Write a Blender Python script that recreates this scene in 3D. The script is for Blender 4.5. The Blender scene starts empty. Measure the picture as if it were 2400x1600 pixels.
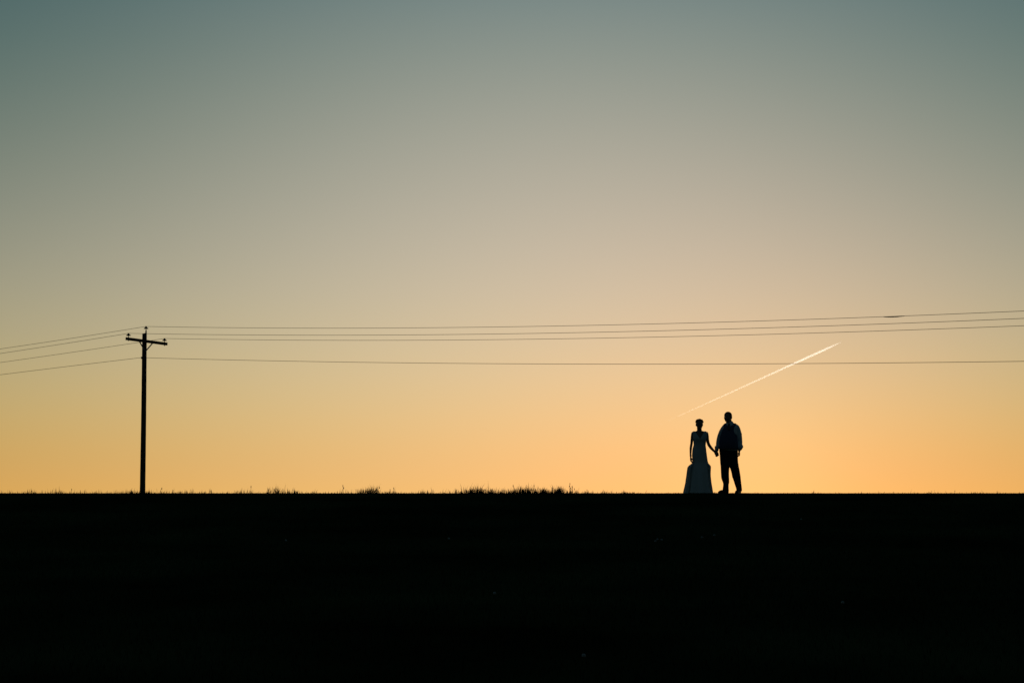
import bpy, math, random
import numpy as np
from mathutils import Vector, Matrix

random.seed(7)
rng = np.random.default_rng(11)
R = math.radians
scene = bpy.context.scene
COL = scene.collection

# ------------------------------------------------------------------ camera
FPX = 4667.0                                  # focal length in pixels of the 2400 px wide photograph (70 mm lens)
PITCH = math.atan(355.0 / FPX)                # the crest of the field lies at eye level, the camera looks slightly up
cam_data = bpy.data.cameras.new('camera')
cam_data.lens = 70.0
cam_data.sensor_width = 36.0
cam_data.clip_start = 0.1
cam_data.clip_end = 400000.0
cam = bpy.data.objects.new('camera', cam_data)
cam.location = (0, 0, 0)
cam.rotation_euler = (math.pi / 2 + PITCH, 0, 0)
COL.objects.link(cam)
scene.camera = cam

# ------------------------------------------------------------------ dusk sky
SUN_AZ, SUN_EL = 0.122, R(-3.0)               # the sun has just set, right of the couple
world = bpy.data.worlds.new('World')
scene.world = world
world.use_nodes = True
wt = world.node_tree
wt.nodes.clear()


def wn(kind, **kw):
    n = wt.nodes.new(kind)
    for k, v in kw.items():
        setattr(n, k, v)
    return n


def wmath(op, a, b=None, c=None, clamp=False):
    n = wn('ShaderNodeMath', operation=op, use_clamp=clamp)
    for i, v in enumerate((a, b, c)):
        if v is None:
            continue
        if isinstance(v, (int, float)):
            n.inputs[i].default_value = v
        else:
            wt.links.new(v, n.inputs[i])
    return n.outputs[0]


def wvec(op, a, b):
    n = wn('ShaderNodeVectorMath', operation=op)
    for i, v in enumerate((a, b)):
        if isinstance(v, tuple):
            n.inputs[i].default_value = v
        else:
            wt.links.new(v, n.inputs[i])
    return n.outputs['Value'] if op == 'DOT_PRODUCT' else n.outputs[0]


def wscale(vec, fac):
    n = wn('ShaderNodeVectorMath', operation='SCALE')
    if isinstance(vec, tuple):
        n.inputs[0].default_value = vec
    else:
        wt.links.new(vec, n.inputs[0])
    if isinstance(fac, (int, float)):
        n.inputs['Scale'].default_value = fac
    else:
        wt.links.new(fac, n.inputs['Scale'])
    return n.outputs[0]


tc = wn('ShaderNodeTexCoord')
dirv = wvec('NORMALIZE', tc.outputs['Generated'], (0, 0, 0))
sep = wn('ShaderNodeSeparateXYZ')
wt.links.new(dirv, sep.inputs[0])
dx, dy, dz = sep.outputs
zc = wmath('MAXIMUM', dz, 0.0)
AZ0 = 0.03
hor = wmath('ADD', wmath('MULTIPLY', dx, math.sin(AZ0)), wmath('MULTIPLY', dy, math.cos(AZ0)))
rad = wmath('SQRT', wmath('ADD', wmath('ADD', wmath('MULTIPLY', dx, dx), wmath('MULTIPLY', dy, dy)), 1e-5))
cosaz = wmath('DIVIDE', hor, rad)
cdev = wmath('SUBTRACT', 1.0, cosaz)
t_fac = wmath('SUBTRACT', 1.0, wmath('EXPONENT', wmath('MULTIPLY', cdev, -34.0)))
b_fac = wmath('EXPONENT', wmath('MULTIPLY', cdev, -4.0))
sdir = (math.sin(SUN_AZ) * math.cos(-.05), math.cos(SUN_AZ) * math.cos(-.05), math.sin(-.05))
sdot = wvec('DOT_PRODUCT', dirv, sdir)
spot = wmath('EXPONENT', wmath('MULTIPLY', wmath('SUBTRACT', 1.0, sdot), -100.0))

# the glow of the evening sky against height, towards the sunset and 20-30 degrees away from it
POLY = [[-0.153, -1.972, 2.397, -2.258, -0.241, -3.242, 3.233, -4.417, -1.297],
        [-0.671, -1.437, 1.491, -1.388, -0.851, -1.826, -0.871, -0.486, -2.983],
        [-1.725, 2.65, -5.383, 2.235, -2.326, 3.209, -6.524, -0.566, -6.302]]


def glow(z, q):
    u = min(z / .25, 1.0)
    e = q[0] + q[1] * u + q[2] * u * u + q[3] * u ** 3
    if z > .25:
        e += (q[1] + 2 * q[2] + 3 * q[3]) * (z / .25 - 1)
    return math.exp(e)


def ramp(which):
    n = wn('ShaderNodeValToRGB')
    cr = n.color_ramp
    cr.interpolation = 'LINEAR'
    zs = [0, .015, .03, .045, .06, .08, .1, .12, .14, .16, .18, .2, .22, .25, .29, .34, .4, .48, .6, .78, 1.0]
    for i, z in enumerate(zs):
        col = tuple(glow(z, POLY[c][which * 4:which * 4 + 4]) for c in range(3)) + (1,)
        if i == 0:
            e = cr.elements[0]
            e.position = 0
        elif i == 1:
            e = cr.elements[1]
            e.position = z
        else:
            e = cr.elements.new(z)
        e.color = col
    wt.links.new(zc, n.inputs[0])
    return n.outputs[0]


r_sun, r_side = ramp(0), ramp(1)
glow_col = wvec('ADD', wscale(r_sun, wmath('MULTIPLY', b_fac, wmath('SUBTRACT', 1.0, t_fac))),
                wscale(r_side, wmath('MULTIPLY', b_fac, t_fac)))
glow_col = wvec('ADD', glow_col, wscale(tuple(math.exp(POLY[c][8]) for c in range(3)), spot))
core = wmath('EXPONENT', wmath('MULTIPLY', wmath('SUBTRACT', 1.0, wvec('DOT_PRODUCT', dirv, (math.sin(SUN_AZ), math.cos(SUN_AZ), 0.0))), -1000.0))
glow_col = wvec('ADD', glow_col, wscale((.03, .055, .026), core))
sky = wn('ShaderNodeTexSky', sky_type='NISHITA', sun_disc=False)
sky.sun_elevation = SUN_EL
sky.sun_rotation = SUN_AZ
total = wvec('ADD', glow_col, wvec('MULTIPLY', sky.outputs[0], (.23, .50, .53)))
bg = wn('ShaderNodeBackground')
bg.inputs[1].default_value = 1.0
wt.links.new(total, bg.inputs[0])
wout = wn('ShaderNodeOutputWorld')
wt.links.new(bg.outputs[0], wout.inputs[0])

# ------------------------------------------------------------------ the sun, below the horizon: it only reaches the contrail
sun_data = bpy.data.lights.new('sun', 'SUN')
sun_data.energy = 3.7
sun_data.angle = R(0.5)
sun_data.color = (1.0, 0.90, 0.76)
sun = bpy.data.objects.new('sun', sun_data)
to_sun = Vector((math.sin(SUN_AZ) * math.cos(SUN_EL), math.cos(SUN_AZ) * math.cos(SUN_EL), math.sin(SUN_EL)))
sun.rotation_euler = to_sun.to_track_quat('Z', 'Y').to_euler()
sun.location = (0, 0, 30)
COL.objects.link(sun)

scene.view_settings.view_transform = 'Standard'
scene.view_settings.look = 'None'
scene.view_settings.exposure = 0.0
scene.view_settings.gamma = 1.0
scene.view_settings.use_curve_mapping = False
scene.render.resolution_x = 1024
scene.render.resolution_y = 682
scene.render.filter_size = 1.2
scene.cycles.max_bounces = 6


# ------------------------------------------------------------------ helpers
def material(name, color, rough=.8, var=.25, scale=8.0, spec=.2, bump=0.0, metal=0.0, sheen=0.0):
    m = bpy.data.materials.new(name)
    m.use_nodes = True
    nt = m.node_tree
    p = nt.nodes['Principled BSDF']
    p.inputs['Roughness'].default_value = rough
    p.inputs['Specular IOR Level'].default_value = spec
    p.inputs['Metallic'].default_value = metal
    p.inputs['Sheen Weight'].default_value = sheen
    t = nt.nodes.new('ShaderNodeTexCoord')
    n = nt.nodes.new('ShaderNodeTexNoise')
    n.inputs['Scale'].default_value = scale
    n.inputs['Detail'].default_value = 5
    nt.links.new(t.outputs['Object'], n.inputs['Vector'])
    cr = nt.nodes.new('ShaderNodeValToRGB')
    cr.color_ramp.elements[0].position = .3
    cr.color_ramp.elements[1].position = .7
    cr.color_ramp.elements[0].color = tuple(c * (1 - var) for c in color) + (1,)
    cr.color_ramp.elements[1].color = tuple(min(1, c * (1 + var)) for c in color) + (1,)
    nt.links.new(n.outputs['Fac'], cr.inputs[0])
    nt.links.new(cr.outputs[0], p.inputs['Base Color'])
    if bump:
        b = nt.nodes.new('ShaderNodeBump')
        b.inputs['Strength'].default_value = bump
        b.inputs['Distance'].default_value = .01
        nt.links.new(n.outputs['Fac'], b.inputs['Height'])
        nt.links.new(b.outputs[0], p.inputs['Normal'])
    return m


class MB:
    """collects shapes; build() links them as one mesh object"""

    def __init__(self):
        self.v, self.f = [], []

    def add(self, vs, fs):
        o = len(self.v)
        self.v += [tuple(p) for p in vs]
        self.f += [tuple(i + o for i in f) for f in fs]
        return self

    def box(self, c, size, mat=None):
        vs = [Vector((sx * size[0] / 2, sy * size[1] / 2, sz * size[2] / 2)) for sx in (-1, 1) for sy in (-1, 1) for sz in (-1, 1)]
        if mat:
            vs = [mat @ p for p in vs]
        vs = [p + Vector(c) for p in vs]
        return self.add(vs, [(0, 1, 3, 2), (4, 6, 7, 5), (0, 4, 5, 1), (2, 3, 7, 6), (0, 2, 6, 4), (1, 5, 7, 3)])

    def tube(self, pts, radii, n=12, flat=None, round_ends=True):
        """a tapered limb along pts; flat = (axis vector, factor) squashes the section along an axis"""
        pts = [Vector(p) for p in pts]
        if isinstance(radii, (int, float)):
            radii = [radii] * len(pts)
        rings = []
        seq = []
        for i, p in enumerate(pts):
            d = (pts[min(i + 1, len(pts) - 1)] - pts[max(i - 1, 0)]).normalized()
            if round_ends and i == 0:
                seq += [(p - d * radii[0] * .95, radii[0] * .3, d), (p - d * radii[0] * .6, radii[0] * .8, d)]
            seq.append((p, radii[i], d))
            if round_ends and i == len(pts) - 1:
                seq += [(p + d * radii[i] * .6, radii[i] * .8, d), (p + d * radii[i] * .95, radii[i] * .3, d)]
        ref = Vector((0, 1, 0)) if abs(seq[0][2].y) < .9 else Vector((1, 0, 0))
        vs, fs = [], []
        for (p, r, d) in seq:
            a = (ref - d * ref.dot(d)).normalized()
            b = d.cross(a)
            ref = a
            for k in range(n):
                ang = 2 * math.pi * k / n
                o = a * math.cos(ang) * r + b * math.sin(ang) * r
                if flat:
                    ax = Vector(flat[0]).normalized()
                    o = o - ax * o.dot(ax) * (1 - flat[1])
                vs.append(p + o)
        m = len(seq)
        for i in range(m - 1):
            for k in range(n):
                k2 = (k + 1) % n
                fs.append((i * n + k, i * n + k2, (i + 1) * n + k2, (i + 1) * n + k))
        fs.append(tuple(range(n))[::-1])
        fs.append(tuple((m - 1) * n + k for k in range(n)))
        return self.add(vs, fs)

    def blob(self, c, r, rot=None, n=16, m=10):
        vs, fs = [], []
        for i in range(1, m):
            th = math.pi * i / m
            for k in range(n):
                ph = 2 * math.pi * k / n
                p = Vector((r[0] * math.sin(th) * math.cos(ph), r[1] * math.sin(th) * math.sin(ph), r[2] * math.cos(th)))
                if rot:
                    p = rot @ p
                vs.append(p + Vector(c))
        for s in (1, -1):
            p = Vector((0, 0, s * r[2]))
            if rot:
                p = rot @ p
            vs.append(p + Vector(c))
        for i in range(m - 2):
            for k in range(n):
                k2 = (k + 1) % n
                fs.append((i * n + k, (i + 1) * n + k, (i + 1) * n + k2, i * n + k2))
        t, b = len(vs) - 2, len(vs) - 1
        for k in range(n):
            k2 = (k + 1) % n
            fs.append((t, k, k2))
            fs.append((b, (m - 2) * n + k2, (m - 2) * n + k))
        return self.add(vs, fs)

    def loft(self, rings, n=40, caps=True, fold=None, keep=None, power=2.0):
        """rings of (z, xl, xr, yc, ry); fold(z, angle) scales the section; keep(point) drops quads"""
        vs, fs = [], []
        for (z, xl, xr, yc, ry) in rings:
            xc, rx = (xl + xr) / 2, (xr - xl) / 2
            for k in range(n):
                a = 2 * math.pi * k / n
                ca, sa = math.cos(a), math.sin(a)
                e = 2.0 / power
                px = math.copysign(abs(ca) ** e, ca)
                py = math.copysign(abs(sa) ** e, sa)
                s = fold(z, a) if fold else 1.0
                vs.append((xc + rx * px * s, yc + ry * py * s, z))
        m = len(rings)
        for i in range(m - 1):
            for k in range(n):
                k2 = (k + 1) % n
                q = (i * n + k, i * n + k2, (i + 1) * n + k2, (i + 1) * n + k)
                if keep:
                    c = [sum(vs[j][t] for j in q) / 4 for t in range(3)]
                    if not keep(c):
                        continue
                fs.append(q)
        if caps:
            fs.append(tuple(range(n))[::-1])
            fs.append(tuple((m - 1) * n + k for k in range(n)))
        return self.add(vs, fs)

    def lathe(self, base, prof, n=20):
        rings = []
        vs, fs = [], []
        for (r, z) in prof:
            for k in range(n):
                a = 2 * math.pi * k / n
                vs.append((base[0] + r * math.cos(a), base[1] + r * math.sin(a), base[2] + z))
        m = len(prof)
        for i in range(m - 1):
            for k in range(n):
                k2 = (k + 1) % n
                fs.append((i * n + k, i * n + k2, (i + 1) * n + k2, (i + 1) * n + k))
        fs.append(tuple(range(n))[::-1])
        fs.append(tuple((m - 1) * n + k for k in range(n)))
        return self.add(vs, fs)

    def mesh(self, name):
        me = bpy.data.meshes.new(name)
        me.from_pydata(self.v, [], self.f)
        me.update()
        return me

    def build(self, name, mat, parent=None, smooth=True, remesh=0.0, relax=2, solid=0.0, subdiv=0, inflate=0.0):
        me = self.mesh(name)
        o = bpy.data.objects.new(name, me)
        COL.objects.link(o)
        if remesh or solid or subdiv:
            if remesh:
                md = o.modifiers.new('r', 'REMESH')
                md.mode = 'VOXEL'
                md.voxel_size = remesh
                if relax:
                    s = o.modifiers.new('s', 'SMOOTH')
                    s.iterations = relax
                    s.factor = .5
            if subdiv:
                s = o.modifiers.new('d', 'SUBSURF')
                s.levels = subdiv
                s.render_levels = subdiv
            if solid:
                s = o.modifiers.new('t', 'SOLIDIFY')
                s.thickness = solid
                s.offset = 0
            dg = bpy.context.evaluated_depsgraph_get()
            new = bpy.data.meshes.new_from_object(o.evaluated_get(dg))
            o.modifiers.clear()
            o.data = new
            bpy.data.meshes.remove(me)
            me = new
            me.name = name
        if inflate:
            co = np.empty(len(me.vertices) * 3)
            no = np.empty(len(me.vertices) * 3)
            me.vertices.foreach_get('co', co)
            me.vertices.foreach_get('normal', no)
            me.vertices.foreach_set('co', co + no * inflate)
            me.update()
        me.materials.clear()
        me.materials.append(mat)
        if smooth:
            me.polygons.foreach_set('use_smooth', [True] * len(me.polygons))
        o.parent = parent
        return o


def tag(o, label=None, cat=None, group=None, kind=None):
    for k, v in (('label', label), ('category', cat), ('group', group), ('kind', kind)):
        if v:
            o[k] = v
    return o


def empty(name, loc, label, cat, group=None):
    o = bpy.data.objects.new(name, None)
    o.empty_display_size = .2
    o.location = loc
    COL.objects.link(o)
    return tag(o, label, cat, group)


CF = Vector((0, math.cos(PITCH), math.sin(PITCH)))
CU = Vector((0, -math.sin(PITCH), math.cos(PITCH)))


def ray(px, py):
    """direction of a pixel of the 2400x1600 photograph, used to measure the place"""
    return CF + Vector(((px - 1200) / FPX, 0, 0)) + CU * ((800 - py) / FPX)


def at(px, py, depth):
    d = ray(px, py)
    return d * (depth / d.y)


# ------------------------------------------------------------------ materials
M = {}
M['grass'] = material('grass', (.030, .042, .016), 1.0, .55, .30, 0.0)
M['blade'] = material('grass_blade', (.032, .044, .018), 1.0, .55, .30, 0.0)
M['stalk'] = material('dry_stalk', (.10, .08, .045), .95, .3, 6.0, .0)
M['wood'] = material('weathered_wood', (.13, .10, .075), .85, .4, 5.0, .15, .4)
M['steel'] = material('galvanised_steel', (.30, .30, .30), .5, .2, 20, .4, 0, .6)
M['porcelain'] = material('brown_porcelain', (.06, .03, .02), .25, .2, 9, .5)
M['wire'] = material('dull_wire', (.10, .10, .10), .6, .2, 4, .3)
M['skin'] = material('skin', (.30, .19, .14), .6, .08, 14, .3)
M['hair_brown'] = material('dark_brown_hair', (.03, .02, .013), .6, .35, 60, .35, .5)
M['hair_black'] = material('short_black_hair', (.015, .012, .010), .7, .35, 80, .3, .4)
M['dress'] = material('white_satin', (.78, .77, .74), .55, .04, 25, .3, .15, 0, .2)
M['shirt'] = material('white_cotton', (.80, .82, .84), .8, .06, 18, .15, .3)
M['vest'] = material('navy_wool', (.10, .115, .19), .9, .2, 40, .15, .3)
M['tie'] = material('dark_silk', (.035, .045, .07), .5, .2, 40, .3)
M['trousers'] = material('black_wool', (.025, .025, .028), .9, .25, 30, .15, .3)
M['leather'] = material('black_leather', (.012, .011, .010), .45, .3, 30, .4, .2)
M['silver'] = material('silver', (.6, .6, .6), .3, .1, 10, .5, 0, 1.0)
M['fluff'] = material('white_fluff', (.42, .41, .39), .9, .15, 60, .1)
M['stem'] = material('green_stem', (.07, .10, .035), .8, .2, 20, .15)
M['flower'] = material('small_white_flower', (.7, .69, .66), .8, .1, 30, .15)


def tulle_material():
    m = bpy.data.materials.new('sheer_tulle')
    m.use_nodes = True
    nt = m.node_tree
    nt.nodes.clear()
    out = nt.nodes.new('ShaderNodeOutputMaterial')
    dif = nt.nodes.new('ShaderNodeBsdfDiffuse')
    dif.inputs[0].default_value = (.76, .75, .72, 1)
    trl = nt.nodes.new('ShaderNodeBsdfTranslucent')
    trl.inputs[0].default_value = (.76, .74, .70, 1)
    trp = nt.nodes.new('ShaderNodeBsdfTransparent')
    mix = nt.nodes.new('ShaderNodeMixShader')
    mix.inputs[0].default_value = .07
    mx2 = nt.nodes.new('ShaderNodeMixShader')
    n = nt.nodes.new('ShaderNodeTexNoise')
    n.inputs['Scale'].default_value = 30
    t = nt.nodes.new('ShaderNodeTexCoord')
    nt.links.new(t.outputs['Object'], n.inputs['Vector'])
    mr = nt.nodes.new('ShaderNodeMapRange')
    mr.inputs['To Min'].default_value = .0
    mr.inputs['To Max'].default_value = .07
    nt.links.new(n.outputs['Fac'], mr.inputs['Value'])
    nt.links.new(mr.outputs[0], mx2.inputs[0])
    nt.links.new(dif.outputs[0], mix.inputs[1])
    nt.links.new(trl.outputs[0], mix.inputs[2])
    nt.links.new(mix.outputs[0], mx2.inputs[1])
    nt.links.new(trp.outputs[0], mx2.inputs[2])
    nt.links.new(mx2.outputs[0], out.inputs[0])
    return m


M['tulle'] = tulle_material()

# ------------------------------------------------------------------ the field: a slope that rises to a crest at eye level
PROF_Y = [-400, -60, 0, 16, 30, 38, 43, 44.7, 45.5, 47.5, 52, 60, 100, 6000]
PROF_Z = [-3.5, -1.8, -1.56, -1.46, -.86, -.40, -.10, -.022, -.009, -.009, -.03, -.05, -.06, -.06]


def bumps(x, y):
    return (np.sin(x * 1.31 + y * .43) * .35 + np.sin(x * .47 - y * .71 + 1.7) * .45 + np.sin(x * 3.1 + y * 2.3 + .6) * .2)


def ground_z(x, y):
    x, y = np.asarray(x, float), np.asarray(y, float)
    z = np.interp(y, PROF_Y, PROF_Z)
    near = np.clip((y - 30) / 12, 0, 1)
    left = np.clip((-5.6 - x) / 6.2, 0, 1.3)
    z = z - .036 * left * left * (3 - 2 * np.minimum(left, 1)) * near
    amp = np.where(y < 42, .022, .0035)
    far = np.where(y > 47, .012, 0)
    return z + bumps(x, y) * (amp + far) * (np.abs(y) < 200)


gx = np.concatenate([[-6000, -2000, -700, -250, -110, -70, -50], np.arange(-40, 40.01, .4), [50, 70, 110, 250, 700, 2000, 6000]])
gy = np.concatenate([[-400, -200, -60, -20, -8], np.arange(-2, 43, .6), np.arange(43, 50, .22), np.arange(50, 64, 1.0),
                     [70, 85, 105, 120, 140, 200, 400, 1000, 2500, 6000]])
GX, GY = np.meshgrid(gx, gy)
GZ = ground_z(GX, GY)
nx, ny = len(gx), len(gy)
gm = MB()
gm.v = np.stack([GX.ravel(), GY.ravel(), GZ.ravel()], 1).tolist()
gm.f = [(j * nx + i, j * nx + i + 1, (j + 1) * nx + i + 1, (j + 1) * nx + i) for j in range(ny - 1) for i in range(nx - 1)]
ground = gm.build('ground', M['grass'])
tag(ground, 'dark grassy slope rising to a straight crest against the sky', kind='structure')

CREST = 45.6


def px_to_x(px, y=CREST):
    return (px - 1200) / FPX * y / math.cos(PITCH)


# ------------------------------------------------------------------ utility pole
POLE_Y = 118.9
HEAD = R(38)                                   # the line comes nearer to the right
U = Vector((math.cos(HEAD), -math.sin(HEAD), 0))
PERP = Vector((math.sin(HEAD), math.cos(HEAD), 0))
base = at(334, 1155, POLE_Y)
top = at(338.8, 781, POLE_Y)
pole_xy = Vector((base.x, POLE_Y, 0))
gz = float(ground_z(base.x, POLE_Y))


def on_arm(px, py, off=0.0):
    """the point of the plane across the line, at `off` along the line from the pole, seen at a pixel"""
    o = pole_xy + U * off
    d = ray(px, py)
    det = d.x * -PERP.y + PERP.x * d.y
    k = (o.x * -PERP.y + PERP.x * o.y) / det
    return d * k


pole_root = empty('utility_pole', (base.x, POLE_Y, gz), 'tall wooden utility pole with one crossarm rising from the crest at left', 'utility pole')


def loc(p):
    return Vector(p) - Vector((base.x, POLE_Y, gz))


sh = MB()
H = top.z - gz
segs = 24
pts, rad = [], []
for i in range(segs + 1):
    t = i / segs
    pts.append((0 + .012 * math.sin(t * 5) * t, 0, -.6 if i == 0 else t * H))
    rad.append(.166 + (.136 - .166) * t + .002 * math.sin(i * 2.3))
rings_v, rings_f = [], []
for p, r in zip(pts, rad):
    for k in range(20):
        a = 2 * math.pi * k / 20
        rings_v.append((p[0] + r * math.cos(a), p[1] + r * math.sin(a), p[2] + (.03 * math.cos(a) if p[2] > H - .01 else 0)))
for i in range(segs):
    for k in range(20):
        k2 = (k + 1) % 20
        rings_f.append((i * 20 + k, i * 20 + k2, (i + 1) * 20 + k2, (i + 1) * 20 + k))
rings_f.append(tuple(segs * 20 + k for k in range(20)))
sh.add(rings_v, rings_f)
sh.build('pole_shaft', M['wood'], pole_root)

OFF = .175
aL, aR = on_arm(296.2, 793.4, OFF), on_arm(390.6, 805.9, OFF)
mid, ax = (aL + aR) / 2, (aR - aL)
L_arm = ax.length
axn = ax.normalized()
side = Vector((0, 0, 1)).cross(axn).normalized()
upv = axn.cross(side)
rot = Matrix((axn, side, upv)).transposed()
arm = MB().box((0, 0, 0), (L_arm + .03, .12, .165), rot)
ao = arm.build('crossarm', M['wood'], pole_root, smooth=False)
ao.location = loc(mid)
bev = MB()
# steel through-bolts of the insulator pins and of the crossarm
INS = [(-L_arm / 2 + .15, 0), (L_arm / 2 - .16, 0)]

BELL = [(.010, 0), (.112, 0), (.122, .012), (.118, .03), (.085, .062), (.052, .078), (.042, .088), (.044, .10), (.060, .112), (.062, .13), (.050, .143), (.02, .148)]


def insulator(p, pin_down):
    b = MB().lathe((0, 0, 0), [(r_ * 1.14, z_ * 1.08 - .006) for r_, z_ in BELL])
    o = b.build('insulator', M['porcelain'], pole_root)
    o.location = loc(p)
    q = MB().tube([(0, 0, .03), (0, 0, -pin_down)], .022, 10)
    q.build('insulator_pin', M['steel'], o)
    nut = MB().lathe((0, 0, -pin_down - .01), [(.03, 0), (.03, .025)], 6)
    nut.build('nut', M['steel'], o, smooth=False)
    return p + Vector((0, 0, .137))


att = {}
pL = on_arm(301.1, 786.4, OFF)
pR = on_arm(385.5, 798.3, OFF)
att[1] = insulator(pL, .30)
att[2] = insulator(pR, .30)
# ridge pin on the pole top
pT = at(342.3, 770.2, POLE_Y - .05)
att[0] = insulator(pT, .10)
rp = MB().tube([loc(pT) + Vector((0, 0, -.06)), loc(pT) + Vector((0, 0, -.10)), loc(pT) + Vector((0, 0, -.14)), loc(pT) + Vector((.0, 0, -.75))], [.024, .030, .044, .046], 10)
rp.build('pole_top_pin', M['steel'], pole_root)
# the two flat braces under the arm
for (p0, p1) in (((326.2, 799.0), (338.5, 820.5)), ((357.6, 803.8), (341.0, 823.0))):
    a_, b_ = on_arm(*p0, OFF - .07), on_arm(*p1, OFF - .05)
    d = b_ - a_
    dn = d.normalized()
    s_ = Vector((0, 0, 1)).cross(dn).normalized()
    rm = Matrix((dn, s_, dn.cross(s_))).transposed()
    br = MB().box((0, 0, 0), (d.length + .06, .018, .072), rm)
    bo = br.build('brace', M['steel'], pole_root, smooth=False)
    bo.location = loc((a_ + b_) / 2)
# neutral bracket with its spool
pN = pole_xy - PERP * .215
zN = at(331, 838.3, pN.y).z
sp = MB().lathe((0, 0, 0), [(.02, -.05), (.045, -.05), (.05, -.035), (.035, -.01), (.035, .01), (.05, .035), (.045, .05), (.02, .05)], 16)
so = sp.build('spool_insulator', M['porcelain'], pole_root)
so.location = loc((pN.x, pN.y, zN))
bk = MB().box((.05, .063, .058), (.05, .23, .014), Matrix.Rotation(-HEAD, 3, 'Z')).box((.05, .063, -.058), (.05, .23, .014), Matrix.Rotation(-HEAD, 3, 'Z'))
bko = bk.build('spool_bracket', M['steel'], so, smooth=False)
att[3] = Vector((pN.x - PERP.x * .04, pN.y - PERP.y * .04, zN + .01))
# ground wire running down the pole
gw = MB().tube([(-.125, -.085, z) for z in np.linspace(0, H - 2.2, 14)], .006, 6)
gw.build('ground_wire', M['wire'], pole_root)

# ------------------------------------------------------------------ power lines
XR = [600, 720, 940, 1060, 1340, 1460, 1740, 1860, 2060, 2180, 2280, 2400]
YR = [[768.2, 768.6, 768.3, 767.3, 763, 760.4, 753.5, 749.5, 742.7, 738, 733.6, 728.3],
      [784.6, 785.3, 784.5, 783.6, 779.6, 777.2, 769.7, 766.2, 759.5, 755, 751, 745.5],
      [795.9, 797, 797.1, 796.4, 793.5, 791.4, 784.8, 781.6, 775.5, 771.4, 767.6, 763],
      [843.5, 846.3, 849.7, 851.4, 853.4, 853.5, 852.5, 851.6, 850.4, 849, 847.7, 846.3]]
XL = [0, 120, 180, 300]
YL = [[817.5, 799.7, 790.8, 771.6], [828.2, 809.8, 800.6, 781.2], [849.3, 832.4, 823.7, 805.9], [877.8, 863.4, 855.8, 840.5]]
HEAD_L = R(38)
UL = -Vector((math.cos(HEAD_L), -math.sin(HEAD_L), 0))


def sag(P, u, xs, ys):
    """the parabola through the attachment that hangs as the wire does in the photograph"""
    S, Z = [], []
    for x, y in zip(xs, ys):
        d = ray(x, y)
        a = np.array([[d.x, -u.x], [d.y, -u.y]])
        k, s = np.linalg.solve(a, np.array([P.x, P.y]))
        S.append(s)
        Z.append(d.z * k - P.z)
    S, Z = np.array(S), np.array(Z)
    A = np.stack([S, S * S], 1)
    c = np.linalg.lstsq(A, Z, rcond=None)[0]
    return c, S


WIRE_LABEL = ['topmost thin power line, running over the very top of the utility pole',
              'second power line from the top, resting on the left insulator of the crossarm',
              'third power line from the top, resting on the right insulator of the crossarm',
              'lowest power line, crossing the sky well below the crossarm']
WR = [.0115, .0115, .0115, .0125]
for i in range(4):
    P = att[i]
    cR, SR = sag(P, U, XR, YR[i])
    cL, SL = sag(P, UL, XL, YL[i])
    path = []
    for s in np.linspace(75, 0, 50)[:-1]:
        q = P + UL * float(s)
        path.append((q.x, q.y, P.z + cL[0] * s + cL[1] * s * s))
    path.append(tuple(P))
    for s in np.linspace(0, 82, 80)[1:]:
        q = P + U * float(s)
        path.append((q.x, q.y, P.z + cR[0] * s + cR[1] * s * s))
    w = MB().tube(path, WR[i], 6)
    wo = w.build('power_line', M['wire'])
    tag(wo, WIRE_LABEL[i], 'power line', 'power lines along the pole')
    if i == 0:
        def on_wire(px, py):
            d = ray(px, py)
            a = np.array([[d.x, -U.x], [d.y, -U.y]])
            return float(np.linalg.solve(a, np.array([P.x, P.y]))[1])
        s0, s1 = on_wire(2071, 742), on_wire(2121, 740)
        sp = []
        sr = []
        for k in range(61):
            s = s0 + (s1 - s0) * k / 60
            q = P + U * s
            z = P.z + cR[0] * s + cR[1] * s * s - .028 * math.sin(math.pi * k / 60) ** .7
            sp.append((q.x, q.y, z))
            sr.append((.014 if k < 44 else .012) + (.006 * abs(math.sin(k * .95)) if k < 42 else 0))
        MB().tube(sp, sr, 8).build('line_splice', M['wire'], wo)

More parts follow.
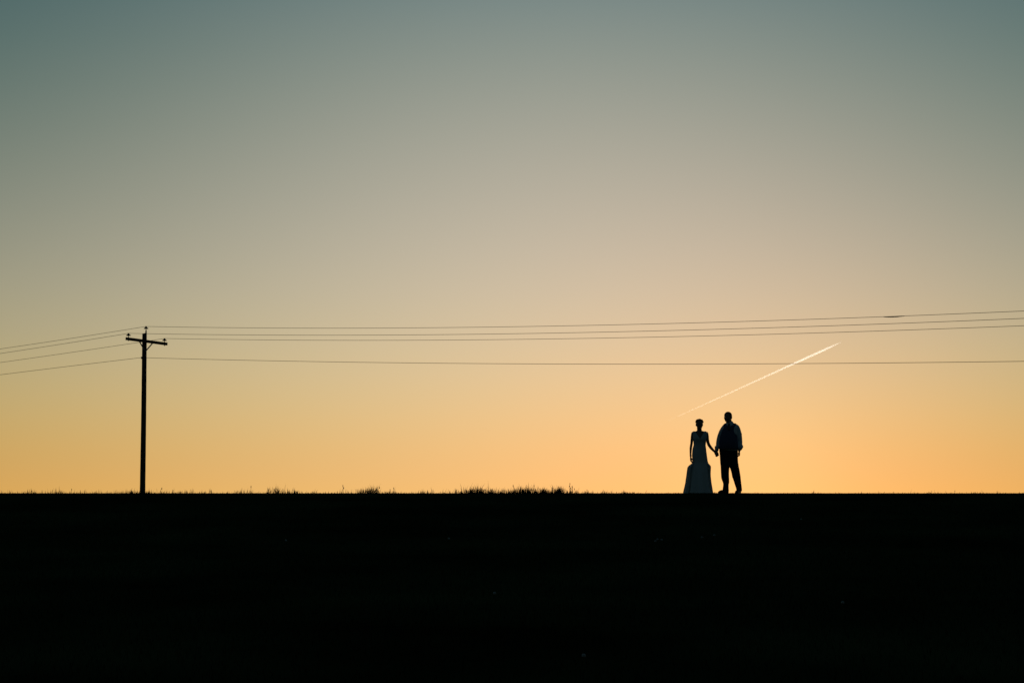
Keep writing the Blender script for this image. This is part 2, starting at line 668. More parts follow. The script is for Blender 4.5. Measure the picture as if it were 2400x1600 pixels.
# ------------------------------------------------------------------ contrail: level flight at 6.8 km, far beyond the horizon
def contrail():
    alt = 6800.0
    d0, d1 = ray(1974, 800.5), ray(1530, 1002)
    a, b = d0 * (alt / d0.z), d1 * (alt / d1.z)
    n = 160
    path, radii = [], []
    for i in range(n + 1):
        t = i / n
        dist_t = t
        p = a.lerp(b, dist_t)
        p = p + Vector((0, 0, math.sin(t * 9 + 1) * 4))
        path.append(p)
        grow = min(1.0, (t / .045)) ** .6
        radii.append(4 + 52 * grow * (1 - .55 * t))
    m = bpy.data.materials.new('ice_trail')
    m.use_nodes = True
    nt = m.node_tree
    nt.nodes.clear()
    out = nt.nodes.new('ShaderNodeOutputMaterial')
    trl = nt.nodes.new('ShaderNodeBsdfTranslucent')
    trl.inputs[0].default_value = (.95, .95, .95, 1)
    dif = nt.nodes.new('ShaderNodeBsdfDiffuse')
    dif.inputs[0].default_value = (.95, .95, .95, 1)
    mix = nt.nodes.new('ShaderNodeMixShader')
    mix.inputs[0].default_value = .82
    trp = nt.nodes.new('ShaderNodeBsdfTransparent')
    mx = nt.nodes.new('ShaderNodeMixShader')
    at_ = nt.nodes.new('ShaderNodeAttribute')
    at_.attribute_name = 'age'
    cr = nt.nodes.new('ShaderNodeValToRGB')
    stops = [(0, .9), (.03, 1.1), (.10, .95), (.16, .58), (.30, .34), (.50, .22), (.66, .11), (.82, .03), (1.0, 0.0)]
    for i, (p_, v_) in enumerate(stops):
        e = cr.color_ramp.elements[i] if i < 2 else cr.color_ramp.elements.new(p_)
        e.position = p_
        e.color = (v_, v_, v_, 1)
    nt.links.new(at_.outputs['Fac'], cr.inputs[0])
    half = nt.nodes.new('ShaderNodeMath')
    half.operation = 'MULTIPLY'
    half.inputs[1].default_value = .04
    nt.links.new(cr.outputs[0], half.inputs[0])
    nt.links.new(half.outputs[0], mx.inputs[0])
    nt.links.new(dif.outputs[0], mix.inputs[1])
    nt.links.new(trl.outputs[0], mix.inputs[2])
    nt.links.new(trp.outputs[0], mx.inputs[1])
    nt.links.new(mix.outputs[0], mx.inputs[2])
    nt.links.new(mx.outputs[0], out.inputs[0])
    # ice crystals scatter the low sun forward
    tco = nt.nodes.new('ShaderNodeTexCoord')
    dot = nt.nodes.new('ShaderNodeVectorMath')
    dot.operation = 'DOT_PRODUCT'
    ab_ = b - a
    dot.inputs[1].default_value = tuple(ab_ / ab_.length_squared)
    nt.links.new(tco.outputs['Object'], dot.inputs[0])
    cv = nt.nodes.new('ShaderNodeValToRGB')
    for i, (p_, v_) in enumerate(stops):
        e = cv.color_ramp.elements[i] if i < 2 else cv.color_ramp.elements.new(p_)
        e.position = p_
        e.color = (v_, v_, v_, 1)
    nt.links.new(dot.outputs['Value'], cv.inputs[0])
    dens = nt.nodes.new('ShaderNodeMath')
    dens.operation = 'MULTIPLY'
    dens.inputs[1].default_value = .0007
    nt.links.new(cv.outputs[0], dens.inputs[0])
    vs_ = nt.nodes.new('ShaderNodeVolumeScatter')
    vs_.inputs['Color'].default_value = (1, 1, 1, 1)
    vs_.inputs['Anisotropy'].default_value = .58
    nt.links.new(dens.outputs[0], vs_.inputs['Density'])
    nt.links.new(vs_.outputs[0], out.inputs['Volume'])
    o0 = path[0].copy()
    mb = MB().tube([p - o0 for p in path], radii, 10)
    o = mb.build('contrail', m)
    o.location = o0
    attr = o.data.attributes.new('age', 'FLOAT', 'POINT')
    ab = (b - a)
    vals = [max(0.0, min(1.0, Vector(v).dot(ab) / ab.length_squared)) for v in mb.v]
    attr.data.foreach_set('value', vals)
    tag(o, 'bright white contrail slanting up the orange sky above the couple', 'contrail')


contrail()

# ------------------------------------------------------------------ people
PY = 45.6
SC = PY / FPX / 6.815                       # metres per pixel of the enlarged measuring picture


class Fig:
    def __init__(self, u0, v0=1468):
        self.u0, self.v0 = u0, v0

    def p(self, u, v, y=0.0):
        return ((u - self.u0) * SC, y, (self.v0 - v) * SC)

    def ring(self, v, ul, ur, yc, ry):
        return ((self.v0 - v) * SC, (ul - self.u0) * SC, (ur - self.u0) * SC, yc, ry)


def hand(mb, wrist, palm_dir, across, inward, size=1.0, curl=.5, thumb=1):
    """palm with four unequal bent fingers and a thumb leaving its side; inward = where the palm faces"""
    w = Vector(wrist)
    d, a, n = Vector(palm_dir).normalized(), Vector(across).normalized(), Vector(inward).normalized()
    pl = .085 * size
    mb.tube([w - d * .015, w + d * .02, w + d * pl * .6, w + d * pl], [.024 * size, .028 * size, .038 * size, .036 * size], 14, flat=(n, .42))
    for i, (off, ln) in enumerate(((-.029, .070), (-.0095, .080), (.0105, .074), (.029, .058))):
        q = w + d * (pl * .96 - abs(off) * .15) + a * off * size * thumb * -1
        pts = [q - d * .02]
        dirn = d.copy()
        seg = ln * size / 3
        pts.append(q)
        for k in range(3):
            ang = curl * (.55 + .25 * k)
            dirn = (dirn * math.cos(ang) + n * math.sin(ang)).normalized()
            # keep the bend in the plane of d and n
            q = q + dirn * seg
            pts.append(q)
        mb.tube(pts, [.0095 * size, .0098 * size, .0092 * size, .0084 * size, .0072 * size], 8)
    tb = w + d * .022 * size + a * .026 * size * thumb
    mb.tube([tb - a * .012 * thumb, tb + (a * thumb * .6 + d * .8) * .024 * size, tb + (a * thumb * .55 + d + n * .35) * .045 * size, tb + (a * thumb * .4 + d * 1.1 + n * .6) * .062 * size],
            [.013 * size, .0115 * size, .0098 * size, .008 * size], 8)


def head(mb, c, turn, tilt, s=1.0, female=False):
    """skull, jaw, brow, nose, lips, ears; the face looks along -y, turned about z"""
    rm = Matrix.Rotation(turn, 3, 'Z') @ Matrix.Rotation(tilt, 3, 'Y')

    def P(x, y, z):
        return Vector(c) + rm @ Vector((x * s, y * s, z * s))

    def B(x, y, z, rx, ry, rz, extra=None):
        mb.blob(P(x, y, z), (rx * s, ry * s, rz * s), rm if extra is None else rm @ extra)
    j = 1.04 if female else 1.0
    B(0, .012, .035, .074, .094, .086)
    B(0, -.022, -.005, .064, .070, .085)
    B(0, -.036, -.062, .050 * j, .048, .048)
    B(0, -.068, -.092, .024 * j, .020, .020)
    B(.036, -.045, -.050, .022 * j, .035, .035)
    B(-.036, -.045, -.050, .022 * j, .035, .035)
    B(0, -.083, .028, .046, .014, .012)
    for x in (-1, 1):
        B(x * .031, -.078, .004, .013, .012, .010)
        B(x * .038, -.066, -.022, .022, .022, .018)
        B(x * (.070 if female else .077), .012, -.008, .010, .022, .032, Matrix.Rotation(x * .25, 3, 'Z'))
    mb.tube([P(0, -.086, .012), P(0, -.100, -.014), P(0, -.108, -.030)], [.008 * s, .010 * s, .013 * s], 8)
    B(.010, -.098, -.034, .010, .010, .008)
    B(-.010, -.098, -.034, .010, .010, .008)
    B(0, -.090, -.058, .024, .010, .006)
    B(0, -.088, -.069, .020, .011, .007)
    return P, rm


# ---- bride
fb = Fig(470)
bx = (1570 + 470 / 6.815 - 1200) / FPX * PY
bride = empty('person', (bx, PY, float(ground_z(bx, PY))), 'bride in a long white dress with her hair pinned up, facing the camera', 'person', 'wedding couple')
mb = MB()
P, rmh = head(mb, fb.p(470, 371, -.005), 0.0, 0.0, 1.0, True)
mb.tube([fb.p(470, 415, .018), fb.p(470, 440, .012), fb.p(471, 470, .012), fb.p(472, 500, .015)], [.050, .048, .051, .068], 18)
# shoulders, torso, hips
mb.loft([fb.ring(*r) for r in [(468, 448, 496, .015, .045), (480, 415, 533, .015, .055), (489, 378, 574, .012, .066), (500, 364, 590, .01, .075),
                               (520, 362, 592, .005, .088), (560, 372, 582, -.005, .10), (600, 376, 574, -.01, .108), (650, 384, 564, -.002, .095),
                               (700, 384, 560, .005, .088), (750, 372, 566, .008, .095), (800, 366, 570, .01, .105), (850, 364, 577, .015, .115),
                               (900, 372, 578, .01, .11), (940, 390, 560, .01, .09)]], 36)
for s, uu in ((-1, 425), (1, 520)):
    mb.tube([fb.p(uu, 900, .01), fb.p(uu + s * 2, 1050, 0), fb.p(uu + s * 4, 1150, 0), fb.p(uu + s * 4, 1230, .015), fb.p(uu + s * 4, 1400, .02), fb.p(uu + s * 4, 1440, .02)],
            [.082, .066, .052, .054, .034, .036], 18)
    mb.tube([fb.p(uu + s * 4, 1450, .03), fb.p(uu + s * 6, 1455, -.06), fb.p(uu + s * 7, 1458, -.15)], [.026, .03, .022], 12)
# her right arm hangs down
mb.tube([fb.p(385, 505, .012), fb.p(366, 518, .012), fb.p(357, 560, .012), fb.p(350, 620, .015), fb.p(345, 670, .018), fb.p(339, 705, .02), fb.p(331, 750, .008), fb.p(327, 800, -.012), fb.p(325, 850, -.03), fb.p(326, 880, -.035)],
        [.038, .035, .030, .027, .0245, .025, .024, .0195, .0165, .0165], 16)
hand(mb, fb.p(326, 882, -.035), (.06, -.1, -1), (0, -1, .1), (1, .1, .05), .95, .28, 1)
# her left arm reaches out to his hand
mb.tube([fb.p(562, 508, .012), fb.p(588, 522, .008), fb.p(594, 560, .008), fb.p(598, 610, .008), fb.p(606, 655, .01), fb.p(622, 697, .01), fb.p(652, 742, -.01), fb.p(684, 779, -.028), fb.p(709, 803, -.04)],
        [.042, .038, .034, .0325, .0305, .031, .029, .024, .020], 16)
hand(mb, fb.p(709, 803, -.04), (.58, -.05, -.80), (-.5, -.75, -.4), (.45, .8, .1), .95, .95, .75)
mb.build('body', M['skin'], bride, remesh=.006, relax=3, inflate=.005)
# pinned-up hair with rolls
hb = MB()
hb.blob(P(0, .020, .056), (.083, .092, .072))
hb.blob(P(0, .062, .010), (.066, .058, .080))
for (u, v, y, r) in ((432, 314, -.03, .032), (450, 303, -.04, .030), (478, 300, -.042, .031), (505, 309, -.035, .030), (521, 328, -.01, .025),
                     (425, 329, 0, .027), (522, 340, .02, .018), (428, 352, .01, .016), (442, 306, .02, .032), (473, 300, .02, .036), (504, 308, .03, .030), (470, 335, .10, .045)):
    hb.blob(fb.p(u, v, y), (r, r, r * .85), n=12, m=8)
hair = hb.build('hair', M['hair_brown'], bride, remesh=.006, relax=1, inflate=.003)
# dress
def keep_neck(c):
    u, v = c[0] / SC + 470, 1468 - c[2] / SC
    if c[1] < .0:
        return not (v < 598 and abs(u - 473) < (604 - v) * .62) 
    return not (v < 640 and abs(u - 473) < (650 - v) * .45)


def finer(rings, k=3):
    out = []
    for a_, b_ in zip(rings, rings[1:]):
        for q in range(k):
            out.append(tuple(x + (y - x) * q / k for x, y in zip(a_, b_)))
    return out + [rings[-1]]


bod = MB().loft(finer([fb.ring(*r) for r in [(491, 352, 600, .012, .068), (497, 351, 604, .011, .074), (504, 352, 603, .01, .080), (515, 357, 600, .006, .088), (530, 361, 596, .002, .096), (545, 364, 592, -.002, .103),
                                       (560, 366, 589, -.005, .108), (580, 368, 585, -.009, .114), (600, 370, 581, -.011, .116), (620, 372, 577, -.009, .112), (645, 376, 572, -.003, .103), (670, 379, 569, .001, .099), (700, 379, 566, .004, .097), (725, 372, 569, .006, .1),
                                       (750, 364, 572, .008, .104), (800, 357, 577, .01, .114), (850, 354, 584, .014, .122), (900, 356, 590, .012, .122), (950, 357, 597, .01, .121), (985, 353, 606, .008, .125),
                                       (1010, 344, 612, .007, .135), (1050, 330, 624, .006, .155), (1100, 318, 630, .006, .18), (1150, 308, 634, .005, .20), (1250, 294, 640, .005, .235), (1350, 280, 650, .005, .27), (1425, 268, 660, .005, .29), (1464, 262, 664, .005, .305)]]),
                160, caps=False, keep=keep_neck,
                fold=lambda z, a: 1 + (0 if z > .62 else (.62 - z) / .62 * .085 * math.sin(a * 11 + 2 * math.sin(a * 2))))
dress = bod.build('dress', M['dress'], bride, solid=.010)
over = []
for (v, ul, ur, ry) in [(978, 352, 605, .127), (990, 344, 613, .134), (1002, 330, 625, .150), (1018, 308, 639, .175), (1032, 292, 647, .20), (1046, 281, 651, .213), (1060, 275, 651, .218), (1100, 269, 648, .222), (1150, 263, 645, .23),
                        (1200, 257, 646, .24), (1250, 250, 651, .25), (1300, 243, 657, .265), (1350, 232, 665, .28), (1400, 219, 673, .30), (1440, 210, 680, .315), (1464, 204, 686, .325)]:
    over.append(fb.ring(v, ul, ur, .01, ry))


def tulle_fold(z, a):
    k = max(0, min(1, (.70 - z) / .35))
    return 1 + k * (.030 * math.sin(a * 13 + 1.3 * math.sin(a * 3 + z * 2)) + .014 * math.sin(a * 29 + z * 6)) * (1 - .6 * abs(math.cos(a)) ** 6)


ov = MB()
A0, A1, NA = -.72, math.pi + .72, 110
vs_, fs_ = [], []
over = finer(over, 2)
for (z, xl, xr, yc, ry) in over:
    for k in range(NA + 1):
        a = A0 + (A1 - A0) * k / NA
        f_ = tulle_fold(z, a)
        vs_.append(((xl + xr) / 2 + (xr - xl) / 2 * math.cos(a) * f_, yc + ry * math.sin(a) * f_, z))
for i in range(len(over) - 1):
    for k in range(NA):
        q = i * (NA + 1) + k
        fs_.append((q, q + 1, q + NA + 2, q + NA + 1))
ov.add(vs_, fs_)
ovo = ov.build('overskirt', M['tulle'], dress, solid=.0)
ovo['label'] = 'sheer tulle overskirt flaring out from the knees'
MB().lathe(fb.p(328, 868, -.034), [(.023, -.008), (.027, -.005), (.027, .005), (.023, .008)], 18).build('bracelet', M['silver'], bride)

# ---- groom
fg = Fig(960)
gxp = (1570 + 960 / 6.815 - 1200) / FPX * PY
groom = empty('person', (gxp, PY, float(ground_z(gxp, PY))), 'tall man in dark vest, white shirt with rolled sleeves and black trousers', 'person', 'wedding couple')
mb = MB()
TURN = R(-24)
Pg, rmg = head(mb, fg.p(926, 262, -.02), TURN, R(-3), 1.04)
mb.tube([fg.p(935, 300, .01), fg.p(944, 330, .012), fg.p(952, 360, .015), fg.p(955, 390, .015)], [.064, .066, .070, .085], 18)
mb.loft([fg.ring(*r) for r in [(345, 925, 990, .015, .055), (362, 900, 1020, .015, .065), (385, 875, 1060, .012, .08), (420, 860, 1070, .005, .10), (470, 850, 1055, 0, .12),
                               (540, 838, 1040, -.012, .14), (620, 825, 1040, -.025, .155), (700, 820, 1045, -.03, .16), (760, 822, 1050, -.018, .145), (850, 826, 1052, .0, .125), (950, 835, 1045, .005, .11)]], 36)
mb.tube([fg.p(876, 930, .01), fg.p(875, 1050, .0), fg.p(876, 1180, -.005), fg.p(886, 1280, .02), fg.p(888, 1400, .03), fg.p(888, 1436, .03)], [.088, .078, .060, .056, .042, .042], 18)
mb.tube([fg.p(1010, 930, .01), fg.p(1032, 1050, .0), fg.p(1052, 1180, -.005), fg.p(1076, 1280, .015), fg.p(1096, 1400, .03), fg.p(1098, 1436, .03)], [.088, .078, .060, .056, .042, .042], 18)
# his right arm down to the joined hands
mb.tube([fg.p(878, 415, .0), fg.p(854, 442, .0), fg.p(826, 495, .003), fg.p(804, 552, .006), fg.p(788, 612, .008), fg.p(776, 665, -.004), fg.p(760, 730, -.03), fg.p(745, 775, -.04), fg.p(741, 800, -.045)],
        [.036, .040, .042, .042, .041, .040, .036, .031, .027], 16)
hand(mb, fg.p(741, 799, -.045), (.02, .03, -1), (.8, .3, 0), (-.25, -.95, .1), 1.0, .9, .8)
mb.tube([fg.p(1054, 415, .0), fg.p(1078, 442, .0), fg.p(1089, 492, 0), fg.p(1098, 540, 0), fg.p(1102, 602, .0), fg.p(1106, 655, .0), fg.p(1104, 715, -.035), fg.p(1100, 760, -.075), fg.p(1097, 790, -.095)],
        [.036, .040, .043, .044, .043, .041, .038, .032, .027], 16)
hand(mb, fg.p(1097, 790, -.095), (-.04, -.05, -1), (-.35, -.93, 0), (-.93, .35, 0), 1.05, .6, .7)
mb.build('body', M['skin'], groom, remesh=.006, relax=3, inflate=.003)
hg = MB()
hg.blob(Pg(0, .022, .046), (.086, .100, .086), rmg)
for sx in (-1, 1):
    hg.blob(Pg(sx * .062, .022, .012), (.020, .060, .050), rmg)
hg.blob(Pg(0, .062, .000), (.070, .050, .072), rmg)
hair2 = MB()
hair2.v, hair2.f = hg.v, hg.f
hair2.build('hair', M['hair_black'], groom, remesh=.006, relax=2, inflate=.004)
# shirt: torso, collar band and sleeves in one piece
st = MB()
st.loft([fg.ring(*r) for r in [(338, 912, 1006, .014, .074), (350, 896, 1018, .014, .080), (362, 872, 1052, .013, .088), (372, 862, 1072, .012, .098), (385, 848, 1092, .010, .108), (402, 834, 1106, .006, .12), (420, 826, 1110, .003, .133), (470, 822, 1086, -.003, .152),
                               (540, 808, 1066, -.018, .172), (620, 795, 1066, -.033, .192), (700, 788, 1072, -.038, .197), (752, 790, 1078, -.026, .184), (790, 800, 1076, -.01, .165)]], 40)
st.tube([fg.p(872, 408, .0), fg.p(852, 438, .0), fg.p(824, 490, .003), fg.p(802, 550, .006), fg.p(787, 610, .008), fg.p(777, 660, .0), fg.p(770, 715, -.02)], [.048, .053, .056, .057, .058, .057, .055], 20)
st.tube([fg.p(1060, 408, .0), fg.p(1080, 438, .0), fg.p(1091, 488, 0), fg.p(1100, 535, 0), fg.p(1104, 600, .0), fg.p(1108, 650, .005), fg.p(1106, 715, -.03)], [.048, .056, .061, .064, .066, .065, .06], 20)
# creases of the full sleeves
for (u, v, y, r) in ((1148, 522, -.01, .014), (1150, 655, .0, .016), (746, 650, -.01, .015)):
    st.blob(fg.p(u - (12 if u > 1000 else -12), v, y), (r, r * 1.5, r * 1.3))
shirt = st.build('shirt', M['shirt'], groom, remesh=.008, relax=3, inflate=.004)
cu = MB().tube([fg.p(744, 722, -.026), fg.p(742, 745, -.034), fg.p(742, 794, -.042)], [.046, .046, .040], 18, round_ends=False)
cu.blob(fg.p(724, 726, -.03), (.020, .035, .014))
cu.build('cuff', M['shirt'], shirt)
cu = MB().tube([fg.p(1117, 712, -.034), fg.p(1116, 735, -.052), fg.p(1104, 770, -.078)], [.066, .062, .046], 18, round_ends=False)
cu.blob(fg.p(1150, 730, -.045), (.022, .035, .022))
cu.build('cuff', M['shirt'], shirt)
co = MB()
for sgn, pts in ((1, [(958, 322, -.052), (1002, 322, -.01), (1012, 345, -.028), (968, 398, -.128), (944, 352, -.093)]), (-1, [(918, 336, -.055), (906, 344, -.02), (892, 362, -.045), (906, 394, -.118), (930, 356, -.096)])):
    vs = [fg.p(*q) for q in pts]
    vs2 = [(a_[0], a_[1] + .008, a_[2] + .002) for a_ in vs]
    co.add(vs + vs2, [tuple(range(5)), tuple(range(9, 4, -1))] + [(k, (k + 1) % 5, 5 + (k + 1) % 5, 5 + k) for k in range(5)])
co.build('collar', M['shirt'], shirt, smooth=False)
# vest with a deep V, open at the arms
def keep_vest(c):
    u, v = c[0] / SC + 960, 1468 - c[2] / SC
    if c[1] < .02 and v < 452 and abs(u - 938) < (455 - v) * .55:
        return False
    if v < 380 and abs(u - 948) < 62:
        return False
    return True


ve = MB().loft([fg.ring(*r) for r in [(356, 882, 1046, .013, .094), (368, 866, 1062, .012, .101), (385, 850, 1078, .009, .115), (402, 842, 1080, .005, .128), (420, 838, 1074, .001, .140), (445, 832, 1066, -.001, .150), (470, 826, 1062, -.005, .158),
                                      (505, 815, 1060, -.013, .168), (540, 805, 1063, -.02, .178), (580, 797, 1067, -.028, .190), (620, 790, 1071, -.035, .199), (660, 785, 1075, -.038, .204), (700, 782, 1078, -.04, .205), (735, 782, 1083, -.034, .2), (766, 785, 1086, -.026, .19)]],
               64, caps=False, keep=keep_vest)
vest = ve.build('vest', M['vest'], groom, solid=.014, subdiv=1)
for k, v in enumerate((478, 530, 585, 640, 695)):
    yy = {478: -.166, 530: -.198, 585: -.222, 640: -.24, 695: -.248}[v]
    MB().blob(fg.p(930 - k * 1.5, v, yy), (.009, .005, .009), n=10, m=6).build('button', M['tie'], vest)
ti = MB().blob(fg.p(934, 366, -.098), (.022, .016, .020)).tube([fg.p(934, 375, -.105), fg.p(934, 410, -.135), fg.p(934, 462, -.158)], [.018, .030, .036], 12, flat=((0, 1, .3), .25))
ti.build('tie', M['tie'], groom)
# trousers
tr = MB()
tr.loft([fg.ring(*r) for r in [(738, 787, 1078, -.018, .178), (790, 788, 1078, -.006, .168), (850, 796, 1078, .004, .16), (920, 800, 1078, .008, .152), (980, 803, 1081, .008, .142), (1030, 808, 1086, .006, .13)]], 40)
tr.loft([fg.ring(*r) for r in [(990, 806, 944, .004, .118), (1040, 809, 943, .002, .112), (1100, 811, 936, 0, .102), (1150, 813, 933, 0, .096), (1220, 817, 935, .008, .09), (1260, 830, 937, .014, .085), (1300, 846, 937, .02, .083), (1320, 849, 930, .022, .08),
                               (1345, 848, 928, .024, .08), (1400, 840, 929, .026, .085), (1432, 838, 932, .024, .092)]], 32)
tr.loft([fg.ring(*r) for r in [(990, 934, 1084, .004, .118), (1040, 948, 1090, .002, .112), (1075, 962, 1097, 0, .105), (1100, 970, 1102, 0, .102), (1150, 983, 1110, 0, .096), (1200, 991, 1118, .006, .09), (1250, 1010, 1123, .012, .086), (1320, 1032, 1131, .02, .083),
                               (1390, 1055, 1139, .025, .085), (1430, 1060, 1140, .024, .092)]], 32)
tr.build('trousers', M['trousers'], groom, remesh=.008, relax=2, inflate=.006)
MB().loft([fg.ring(*r) for r in [(752, 790, 1081, -.018, .182), (766, 790, 1081, -.015, .181)]], 48, caps=False).build('belt', M['leather'], groom, solid=.006)


def shoe(heel, toe, wide=.043):
    h, t = Vector(heel), Vector(toe)
    d = (t - h)
    m = MB()
    pts = [h + d * k for k in (0.02, .15, .35, .6, .82, .97)]
    zs = [.040, .048, .050, .040, .032, .026]
    ws = [.036, .040, .041, .047, .044, .028]
    for p, z in zip(pts, zs):
        p.z = z - .006
    m.tube(pts, ws, 16)
    m.tube([h + d * .12 + Vector((0, 0, .02)), h + d * .14 + Vector((0, 0, .095))], [.043, .042], 14)
    o = m.build('shoe', M['leather'], groom, remesh=.007, relax=2)
    for v in o.data.vertices:
        if v.co.z < .004:
            v.co.z = .004
    sole = MB()
    n = d.normalized()
    sd = Vector((0, 0, 1)).cross(n).normalized()
    out = [(0.0, .028), (.1, .036), (.3, .036), (.55, .045), (.75, .047), (.9, .038), (1.0, .018)]
    top_ = [h + d * k + sd * w_ for k, w_ in out] + [h + d * k - sd * w_ for k, w_ in reversed(out)]
    top_ = [Vector((p.x, p.y, .016)) for p in top_]
    bot = [Vector((p.x, p.y, -.004)) for p in top_]
    k_ = len(top_)
    sole.add(top_ + bot, [tuple(range(k_)), tuple(range(2 * k_ - 1, k_ - 1, -1))] + [(i, (i + 1) % k_, k_ + (i + 1) % k_, k_ + i) for i in range(k_)])
    sole.build('sole', M['leather'], o, smooth=False)


shoe(fg.p(916, 1468, .06), fg.p(758, 1468, -.15))
shoe(fg.p(1112, 1468, .06), fg.p(1032, 1468, -.19))

# ------------------------------------------------------------------ grass
def blades(name, x, y, h, lean_x, lean_y, width, mat, label, z=None, bend=.35):
    """many tapering, bent blades in one mesh"""
    n = len(x)
    z = ground_z(x, y) - .004 if z is None else z
    ang = rng.uniform(0, math.pi, n)
    wx, wy = np.cos(ang) * width, np.sin(ang) * width * .5
    mxx, mxy = x + lean_x * h * bend, y + lean_y * h * bend
    tx, ty = x + lean_x * h, y + lean_y * h
    V = np.empty((n, 5, 3))
    V[:, 0] = np.stack([x - wx, y - wy, z], 1)
    V[:, 1] = np.stack([x + wx, y + wy, z], 1)
    V[:, 2] = np.stack([mxx + wx * .75, mxy + wy * .75, z + h * .58], 1)
    V[:, 3] = np.stack([mxx - wx * .75, mxy - wy * .75, z + h * .58], 1)
    V[:, 4] = np.stack([tx, ty, z + h], 1)
    me = bpy.data.meshes.new(name)
    me.vertices.add(n * 5)
    me.vertices.foreach_set('co', V.ravel())
    b0 = np.arange(n) * 5
    loops = np.stack([b0, b0 + 1, b0 + 2, b0 + 3, b0 + 3, b0 + 2, b0 + 4], 1).ravel()
    me.loops.add(n * 7)
    me.loops.foreach_set('vertex_index', loops.astype(np.int32))
    me.polygons.add(n * 2)
    starts = np.stack([np.arange(n) * 7, np.arange(n) * 7 + 4], 1).ravel()
    me.polygons.foreach_set('loop_start', starts.astype(np.int32))
    me.update(calc_edges=True)
    me.validate()
    me.materials.append(mat)
    o = bpy.data.objects.new(name, me)
    COL.objects.link(o)
    return tag(o, label, None, None, 'stuff')


# the meadow of the slope, short and mown
n = 110000
yy = 13 + (45.2 - 13) * rng.random(n) ** .8
xx = (rng.random(n) * 2 - 1) * (yy * .275 + 2.5)
hh = rng.uniform(.03, .075, n) * np.clip((45.4 - yy) / 4, .06, 1)
blades('meadow_grass', xx, yy, hh, rng.normal(0, .35, n), rng.normal(0, .35, n), rng.uniform(.002, .0045, n), M['blade'], 'short dark grass covering the slope below the crest')

# tufts along the crest: (centre px, half width px, blades, mean height px, spread px)
TUFT = [(25, 40, 90, 7, 4), (75, 20, 70, 9, 5), (130, 30, 60, 7, 5), (140, 10, 30, 10, 6), (175, 25, 30, 6, 5), (215, 25, 25, 7, 5), (255, 25, 25, 5, 3), (290, 20, 40, 5, 4), (307, 10, 60, 9, 5), (327, 10, 40, 6, 3),
        (350, 14, 50, 6, 3), (388, 20, 40, 6, 4), (420, 20, 15, 5, 3), (445, 14, 12, 7, 5), (560, 14, 25, 6, 4), (572, 10, 16, 9, 5), (590, 6, 8, 9, 4), (632, 6, 26, 11, 5), (652, 10, 60, 13, 6), (680, 16, 50, 8, 5),
        (694, 6, 18, 9, 4), (740, 12, 6, 6, 3), (800, 8, 10, 8, 5), (818, 8, 10, 10, 6), (845, 9, 36, 10, 5), (862, 8, 50, 9, 5), (873, 12, 110, 11, 6), (885, 6, 24, 13, 6), (895, 20, 20, 5, 3), (918, 8, 24, 8, 5), (950, 30, 16, 4, 3), (990, 10, 22, 8, 5),
        (1008, 10, 20, 6, 4), (1040, 14, 16, 6, 4), (1068, 6, 14, 11, 6), (1075, 8, 16, 9, 4), (1100, 16, 110, 11, 6), (1122, 18, 170, 12, 7), (1150, 18, 100, 9, 5), (1175, 14, 60, 8, 5), (1195, 12, 60, 8, 5), (1215, 16, 130, 11, 6), (1232, 12, 110, 13, 6), (1252, 12, 80, 11, 6),
        (1272, 6, 80, 11, 5), (1281, 8, 50, 9, 5), (1298, 14, 90, 10, 6), (1312, 8, 80, 13, 6), (1325, 14, 60, 9, 5), (1345, 10, 20, 8, 5), (1375, 6, 16, 7, 4), (1410, 5, 8, 6, 3), (1423, 6, 8, 6, 3), (1462, 12, 18, 5, 3), (1480, 12, 24, 4, 2), (1672, 6, 16, 4, 2), (1742, 4, 6, 4, 2), (1768, 6, 10, 4, 2),
        (1903, 6, 5, 5, 3), (2205, 22, 12, 5, 3), (2290, 14, 8, 5, 3)]
X_, Y_, H_ = [], [], []
for (c, hw, cnt, mh, sd) in TUFT:
    k = int(cnt * 1.3)
    px = rng.normal(c, hw * .62, k)
    yd = rng.uniform(45.1, 46.6, k)
    X_.append((px - 1200) / FPX * yd)
    Y_.append(yd)
    H_.append(np.maximum(1.5, mh * .95 + rng.normal(0, sd, k) * 1.15 * rng.random(k) ** .3) * .00977 * .98)
# thin stubble along the whole crest, lower towards the right
px = np.concatenate([rng.uniform(-150, 1500, 3000), rng.uniform(1500, 2550, 1900)])
yd = rng.uniform(44.9, 46.4, len(px))
X_.append((px - 1200) / FPX * yd)
Y_.append(yd)
H_.append(np.where(px < 500, 4.8, np.where(px < 1500, 2.9, 2.1)) * rng.gamma(2.2, .42, len(px)) * .00977)
X_, Y_, H_ = map(np.concatenate, (X_, Y_, H_))
k = len(X_)
blades('crest_grass', X_, Y_, H_, rng.normal(.05, .22, k), rng.normal(0, .15, k), rng.uniform(.0030, .0062, k), M['blade'], 'ragged fringe of uncut grass along the crest of the slope')

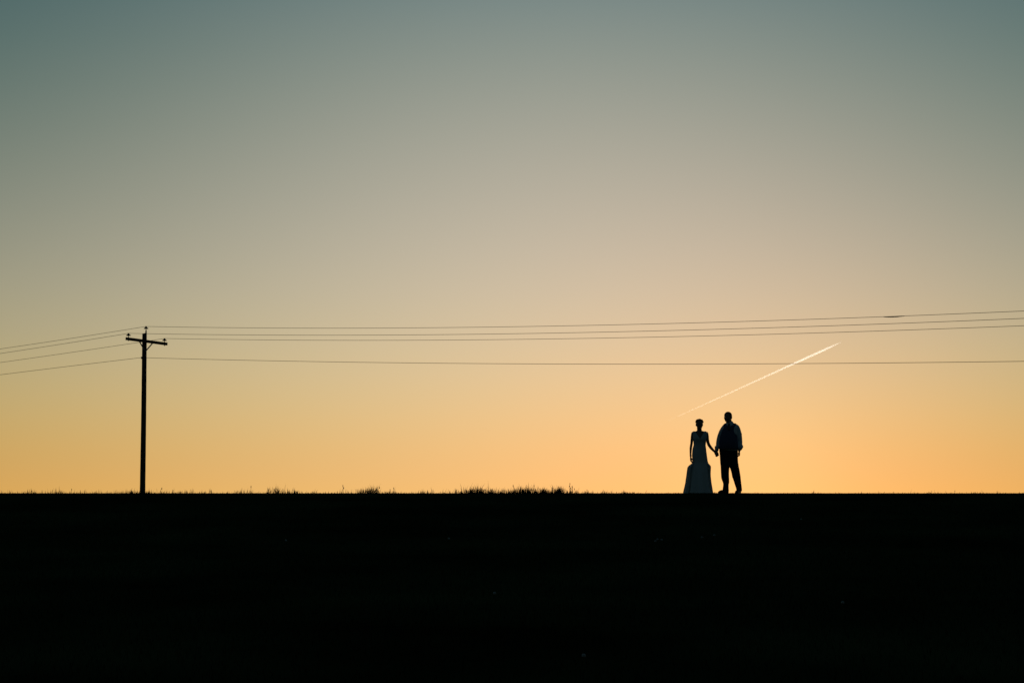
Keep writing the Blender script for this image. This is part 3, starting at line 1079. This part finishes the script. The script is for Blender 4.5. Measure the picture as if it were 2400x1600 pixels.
# tall stalks with seed heads, each one standing clear of the fringe
STALK = [(1335, 24, 'tallest seed-head stalk, just right of the thick grass tuft on the crest', 1), (1341.5, 17, 'shorter bare stalk in the pair right of the thick grass tuft', 0), (1344.5, 12, 'short seed-head stalk beside the tallest one on the crest', 0),
         (807, 20, 'tall straight seed-head stalk left of the small dark tuft', 0), (803, 15, 'slim stalk leaning against the tall straight one left of the small tuft', 0), (591.5, 18, 'lone seed-head stalk right of the pole, above sparse grass', 0),
         (379, 15, 'slanting seed-head stalk first to the right of the utility pole', 0), (173, 14, 'upright seed-head stalk well left of the utility pole', 0), (1204, 20, 'slender stalk rising above the left half of the thick grass tuft', 0), (1251, 20, 'slender stalk rising above the right half of the thick grass tuft', 0),
         (886, 16, 'leaning stalk at the right edge of the small dark tuft', 0), (925, 14, 'thin lone stalk to the right of the small dark tuft', 0), (2232, 7, 'short upright stalk on the bare crest far right of the couple', 0), (1902, 5, 'tiny paired stalk on the bare crest right of the man', 0)]
for (px, hp, label, multi) in STALK:
    x = px_to_x(px)
    h = hp * .00977
    root = empty('seed_stalk', (x, CREST, float(ground_z(x, CREST)) - .003), label, 'grass stalk', 'seed-head stalks along the crest')
    lx = random.uniform(-.08, .16) * h
    if 'slanting' in label or 'leaning' in label:
        lx = .32 * h
    MB().tube([(0, 0, 0), (lx * .3, 0, h * .5), (lx, 0, h)], [.0036, .0032, .0028], 5).build('stem', M['stalk'], root)
    hm = MB()
    L = min(.05, h * .3)
    if multi:
        for (ox, oz) in ((0, 0), (-.010, -.055), (.006, -.105)):
            hm.blob((lx + ox, 0, h - L * .3 + oz), (.008, .008, .024), n=7, m=6)
    else:
        hm.blob((lx, 0, h - L * .4), (.0075, .0075, L * .6), n=7, m=6)
    hm.build('seed_head', M['stalk'], root)

# small pale flowers in the dark meadow
CLOCKS = [(1536, 1276, 'left one of the three pale dandelion clocks close together below the bride'), (1541, 1272, 'middle one of the three pale dandelion clocks close together below the bride'), (1551, 1273.5, 'right one of the three pale dandelion clocks close together below the bride'),
          (1645, 1267, 'pale dandelion clock on the slope straight below the bride'), (1674, 1262, 'pale dandelion clock on the slope straight below the joined hands'), (1159, 1402, 'brightest pale dandelion clock, alone in the middle of the dark slope'),
          (1975, 1424, 'lone pale dandelion clock low on the slope right of the couple'), (1368, 1552, 'pale dandelion clock nearest to the camera, at the foot of the picture'), (670, 1275, 'pale dandelion clock farthest left, on the slope right of the pole'),
          (1052, 1270, 'pale dandelion clock on the slope left of the thick grass tuft'), (1878, 1224, 'pale dandelion clock high on the slope right of the man')]
for (px, py, clock_label) in CLOCKS:
    d = ray(px, py)
    lo, hi = 12.0, 45.0
    for y in np.arange(14, 45.4, .05):
        if d.z / d.y * y <= float(ground_z(d.x / d.y * y, y)) + .06:
            break
    x = d.x / d.y * y
    z = float(ground_z(x, y))
    root = empty('dandelion', (x, y, z), clock_label, 'flower', 'dandelion clocks scattered over the slope')
    MB().tube([(0, 0, -.01), (.003, 0, .06), (0, 0, .10)], [.003, .0025, .0025], 6).build('stem', M['stem'], root)
    MB().blob((0, 0, .115), (.018, .018, .017), n=10, m=8).build('seed_head', M['fluff'], root)
